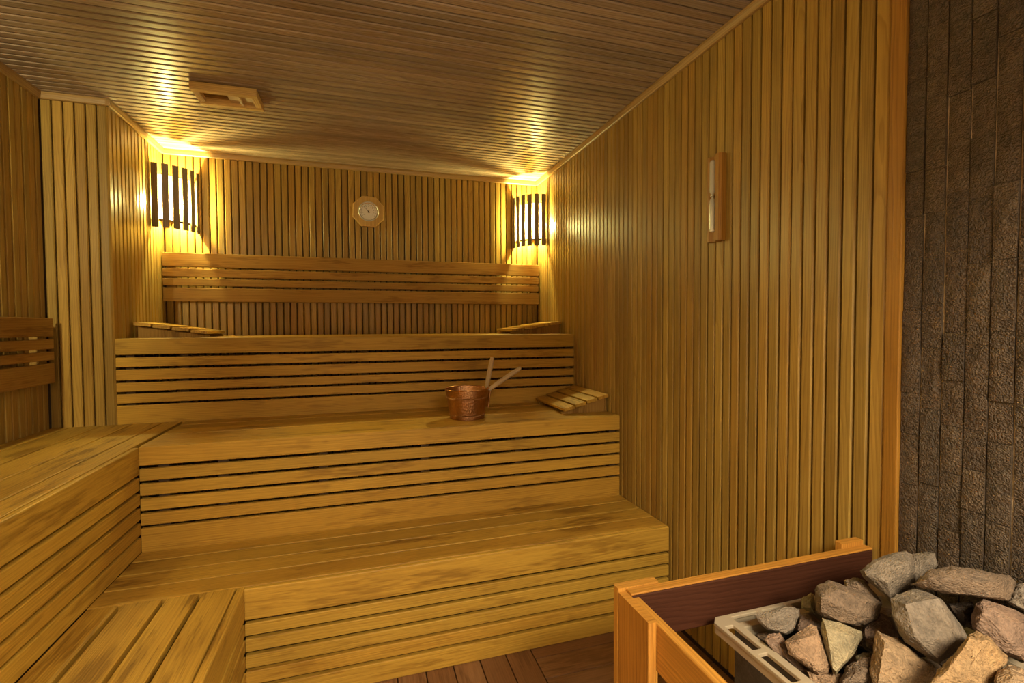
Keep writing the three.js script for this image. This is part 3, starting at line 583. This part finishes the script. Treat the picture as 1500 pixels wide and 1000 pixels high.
function rockGeometry(points, rough, seed) {
  let g = subdivide(new ConvexGeometry(points), 0.008, 6);
  g = mergeVertices(g, 1e-5); g.computeVertexNormals();
  const p = g.attributes.position, n = g.attributes.normal;
  for (let i = 0; i < p.count; i++) {
    const x = p.getX(i), y = p.getY(i), z = p.getZ(i), s = seed * 7.3;
    let d = noise.noise(x * 28 + s, y * 28, z * 28) * 1.0 + noise.noise(x * 75, y * 75 + s, z * 75) * 0.6 + noise.noise(x * 160 + s, y * 160, z * 160) * 0.3;
    const st = noise.noise(x * 14, y * 14, z * 14 + s); d -= Math.max(0, Math.abs(st * 6 - Math.round(st * 6)) < 0.08 ? 0.55 : 0);
    d = (d - 0.15) * rough;
    p.setXYZ(i, x + n.getX(i) * d, y + n.getY(i) * d, z + n.getZ(i) * d);
  }
  g = toCreasedNormals(g, 0.5);
  if (g.index) g = g.toNonIndexed();
  const q = g.attributes.position, m = g.attributes.normal, uv = new Float32Array(q.count * 2);
  for (let i = 0; i < q.count; i += 3) {
    const a = [0, 0, 0]; for (let k = 0; k < 3; k++) { a[0] += Math.abs(m.getX(i + k)); a[1] += Math.abs(m.getY(i + k)); a[2] += Math.abs(m.getZ(i + k)); }
    const w = a.indexOf(Math.max(...a));
    for (let k = 0; k < 3; k++) { const v = [q.getX(i + k), q.getY(i + k), q.getZ(i + k)].filter((_, j) => j !== w); uv[(i + k) * 2] = v[0] + seed * 0.37; uv[(i + k) * 2 + 1] = v[1] + seed * 0.61; }
  }
  g.setAttribute('uv', new THREE.BufferAttribute(uv, 2));
  return g;
}
// outline and ridge pixels of a stone seen from here give its breadth; the height it lies at gives its distance, thick its depth
function stone(label, ox, outline, ridge, height, thick, mat, rough = 0.0035) {
  const P = outline.map(([x, y]) => [ox + x / 5, 800 + y / 5]);
  const cu = P.reduce((a, p) => a + p[0], 0) / P.length, cv = P.reduce((a, p) => a + p[1], 0) / P.length;
  const r = rayOf(cu, cv), t = (height - EYE) / r.y;              // depth along the view axis
  const seed = stone.n = (stone.n || 0) + 1, rs = rng(seed * 991);
  const at = (u, v, z) => rayOf(u, v).multiplyScalar(z).add(camera.position);
  const pts = [];
  for (const [u, v] of P) {
    // lower outline points lie nearer, upper ones farther, as on a heap
    const lean = (cv - v) * t / FOCAL * 0.45;
    pts.push(at(u, v, t + lean + (rs() - 0.5) * thick * 0.15));
    pts.push(at(cu + (u - cu) * 0.82, cv + (v - cv) * 0.82 + 2, t + lean + thick * (0.55 + 0.2 * rs())));
    pts.push(at(cu + (u - cu) * 0.86, cv + (v - cv) * 0.86, t + lean - thick * 0.2));
  }
  for (const [x, y] of ridge) { const u = ox + x / 5, v = 800 + y / 5, lean = (cv - v) * t / FOCAL * 0.45; pts.push(at(u, v, t + lean - thick * 0.42)); }
  const box3 = new THREE.Box3().setFromPoints(pts), base = box3.getCenter(new THREE.Vector3()); base.y = box3.min.y;
  for (const p of pts) p.sub(base);
  const m = new THREE.Mesh(rockGeometry(pts, rough, seed), mat); m.name = numbered('stone'); m.position.copy(base); m.castShadow = m.receiveShadow = true;
  m.userData = { label, category: 'stone', group: 'stones heaped on the heater' }; scene.add(m);
}
const A = 1040, B = 1260;
const grey = rockMat(0.253, 0.212, 0.168), dgrey = rockMat(0.178, 0.148, 0.117), brown = rockMat(0.220, 0.161, 0.114), tan = rockMat(0.394, 0.279, 0.168), peach = rockMat(0.356, 0.237, 0.148), cream = rockMat(0.394, 0.338, 0.211), pinky = rockMat(0.290, 0.199, 0.148), gold = rockMat(0.393, 0.262, 0.133), dusk = rockMat(0.148, 0.111, 0.087);
stone('small dark grey wedge-shaped stone lying on the corner of the rim', A, [[318, 498], [440, 470], [555, 435], [660, 455], [655, 510], [610, 620], [560, 650], [530, 635], [420, 610], [370, 570]], [[440, 525], [500, 550], [570, 535]], 0.735, 0.05, grey, 0.002);
stone('small pale upright stone tucked between the dark wedge and the large brown stone', A, [[670, 380], [740, 335], [765, 350], [775, 500], [750, 480], [670, 455]], [[735, 400], [745, 450]], 0.745, 0.035, cream, 0.0025);
stone('brown stone half hidden behind the pale triangular stone', A, [[655, 485], [760, 500], [830, 560], [820, 640], [700, 680], [630, 620]], [[740, 560]], 0.705, 0.05, pinky);
stone('large brown stone with a pale crest above the triangular stone', A, [[765, 320], [790, 285], [870, 245], [960, 275], [1040, 320], [1180, 355], [1265, 410], [1250, 470], [1230, 545], [1110, 560], [1080, 590], [960, 570], [840, 520], [785, 490], [770, 400]], [[810, 375], [900, 345], [940, 315], [1160, 400], [1080, 500]], 0.785, 0.09, brown, 0.003);
stone('peach and brown layered stone beside the pale triangular stone', A, [[545, 690], [600, 650], [740, 565], [785, 580], [830, 680], [885, 880], [870, 920], [800, 945], [760, 930], [700, 870], [580, 790]], [[690, 720], [650, 680], [750, 850], [790, 640]], 0.72, 0.05, peach, 0.0032);
stone('cream triangular stone standing point down in the heap', A, [[820, 520], [950, 555], [1110, 625], [1115, 670], [1060, 780], [950, 900], [920, 945], [895, 920], [860, 760], [815, 650], [805, 590]], [[1065, 655], [990, 840], [850, 600]], 0.735, 0.05, cream, 0.0018);
stone('pinkish grey stone leaning on the inner edge of the rim', A, [[390, 680], [430, 640], [510, 630], [545, 670], [590, 800], [680, 890], [740, 960], [650, 920], [480, 790]], [[500, 700], [570, 830]], 0.695, 0.04, pinky);
stone('little brown stone in the rim corner under the dark wedge', A, [[330, 640], [400, 618], [440, 640], [430, 700], [390, 700], [350, 670]], [[390, 650]], 0.675, 0.04, brown, 0.002);
stone('brown stone peeping out behind the large crested stone', A, [[980, 250], [1080, 225], [1130, 250], [1240, 370], [1270, 430], [1180, 420], [1040, 340], [985, 290]], [[1070, 270]], 0.795, 0.07, brown);
stone('large grey stone with a flat top at the summit of the heap', B, [[0, 180], [90, 100], [210, 55], [340, 32], [385, 60], [385, 120], [410, 220], [390, 300], [220, 410], [190, 360], [100, 270], [20, 220]], [[360, 130], [240, 210], [200, 265]], 0.845, 0.11, grey, 0.0022);
stone('grey stone wedged behind the flat-topped summit stone', B, [[375, 55], [480, 38], [550, 45], [572, 140], [500, 210], [400, 290], [370, 150]], [[480, 110]], 0.845, 0.08, grey, 0.002);
stone('long dark slab-like stone lying across the top of the heap', B, [[365, 280], [500, 170], [660, 135], [870, 170], [1100, 215], [1135, 250], [1120, 350], [1090, 400], [900, 370], [600, 340], [430, 300]], [[500, 235], [640, 225], [900, 268], [1020, 258]], 0.865, 0.10, brown, 0.003);
stone('large speckled grey stone standing upright in the middle of the heap', B, [[220, 380], [260, 345], [400, 312], [500, 335], [600, 390], [700, 530], [795, 660], [780, 700], [720, 760], [580, 865], [500, 820], [330, 700], [290, 640], [235, 500]], [[570, 380], [660, 560], [700, 690], [330, 420], [400, 660]], 0.80, 0.085, grey, 0.002);
stone('brown stone deep in the gap under the long slab', B, [[640, 420], [820, 400], [850, 480], [820, 580], [760, 600], [690, 500]], [[760, 490]], 0.775, 0.08, dusk);
stone('streaked reddish grey stone under the end of the long slab', B, [[805, 520], [840, 420], [900, 385], [1000, 410], [1200, 500], [1330, 560], [1330, 800], [1200, 840], [1060, 800], [950, 690], [820, 600]], [[900, 480], [1150, 560], [1100, 700]], 0.80, 0.09, pinky, 0.003);
stone('yellowish slab-shaped stone with a dark broken side', B, [[470, 1040], [700, 770], [800, 640], [850, 620], [930, 650], [965, 690], [1080, 800], [1090, 830], [1010, 910], [930, 1060], [700, 1120]], [[935, 690], [880, 780], [740, 960], [800, 680], [650, 900]], 0.80, 0.07, gold, 0.0035);
stone('tan stone with a rough broken ridge below the speckled stone', B, [[75, 800], [120, 700], [115, 610], [200, 640], [290, 680], [340, 740], [500, 840], [560, 890], [520, 1000], [400, 1100], [100, 1080], [70, 900]], [[180, 700], [250, 780], [150, 880], [330, 900]], 0.735, 0.08, tan, 0.004);
stone('dusky pink stone behind the broken tan stone', B, [[15, 640], [20, 600], [150, 560], [150, 480], [230, 520], [285, 655], [270, 700], [110, 760], [50, 740]], [[140, 600]], 0.725, 0.07, pinky, 0.0025);
stone('pale grey stone past the end of the long slab', B, [[1065, 405], [1140, 290], [1200, 268], [1300, 290], [1360, 400], [1300, 520], [1200, 480]], [[1190, 370]], 0.835, 0.07, grey);
stone('light brown stone below the streaked reddish stone', B, [[960, 1040], [1010, 900], [1080, 860], [1200, 890], [1330, 940], [1360, 1080], [1200, 1160], [1000, 1140]], [[1120, 950]], 0.79, 0.08, tan, 0.003);
stone('grey brown stone below the pale triangular stone', A, [[940, 980], [1000, 880], [1070, 850], [1130, 805], [1180, 800], [1240, 900], [1260, 1010], [1180, 1090], [960, 1080]], [[1060, 930], [1150, 900]], 0.695, 0.07, brown, 0.004);
stone('flat tan stone under the peach layered stone', A, [[690, 900], [740, 930], [820, 930], [960, 930], [1000, 990], [950, 1080], [800, 1090], [730, 1010]], [[850, 990]], 0.665, 0.06, peach);
stone('small pale stone between the triangular and the broken tan stone', A, [[1060, 800], [1120, 770], [1180, 780], [1190, 850], [1130, 880], [1075, 860]], [[1120, 820]], 0.70, 0.05, cream, 0.002);
// stones of the lower layers that carry the heap and show in its gaps
for (let k = 0; k < 14; k++) {
  const pts = [], rs = rng(7000 + k), sx = 0.036 + 0.006 * rs(), sy = 0.03 + 0.01 * rs(), sz = 0.05 + 0.012 * rs();
  for (let i = 0; i < 22; i++) { const a = rs() * 6.283, z = rs() * 2 - 1, q = Math.sqrt(1 - z * z), f = 0.85 + 0.15 * rs(); pts.push(new THREE.Vector3(sx * q * Math.cos(a) * f, sy * (z + 1) * f, sz * q * Math.sin(a) * f)); }
  const m = new THREE.Mesh(rockGeometry(pts, 0.003, 60 + k), [brown, dusk, pinky, dgrey][k % 4]); m.name = numbered('stone');
  const i = k % 5, j = Math.floor(k / 5);
  m.position.set(0.915 + 0.085 * i + (rs() - 0.5) * 0.02, 0.575 + (i >= 2 ? 0.035 * (i - 1) * 0.6 : 0), -0.87 + 0.14 * j + (rs() - 0.5) * 0.02); m.castShadow = m.receiveShadow = true;
  m.userData = { label: 'dark stone of the lower layer hidden under the heap', category: 'stone', group: 'lower layer of heater stones' }; scene.add(m);
}
renderer.render(scene, camera);
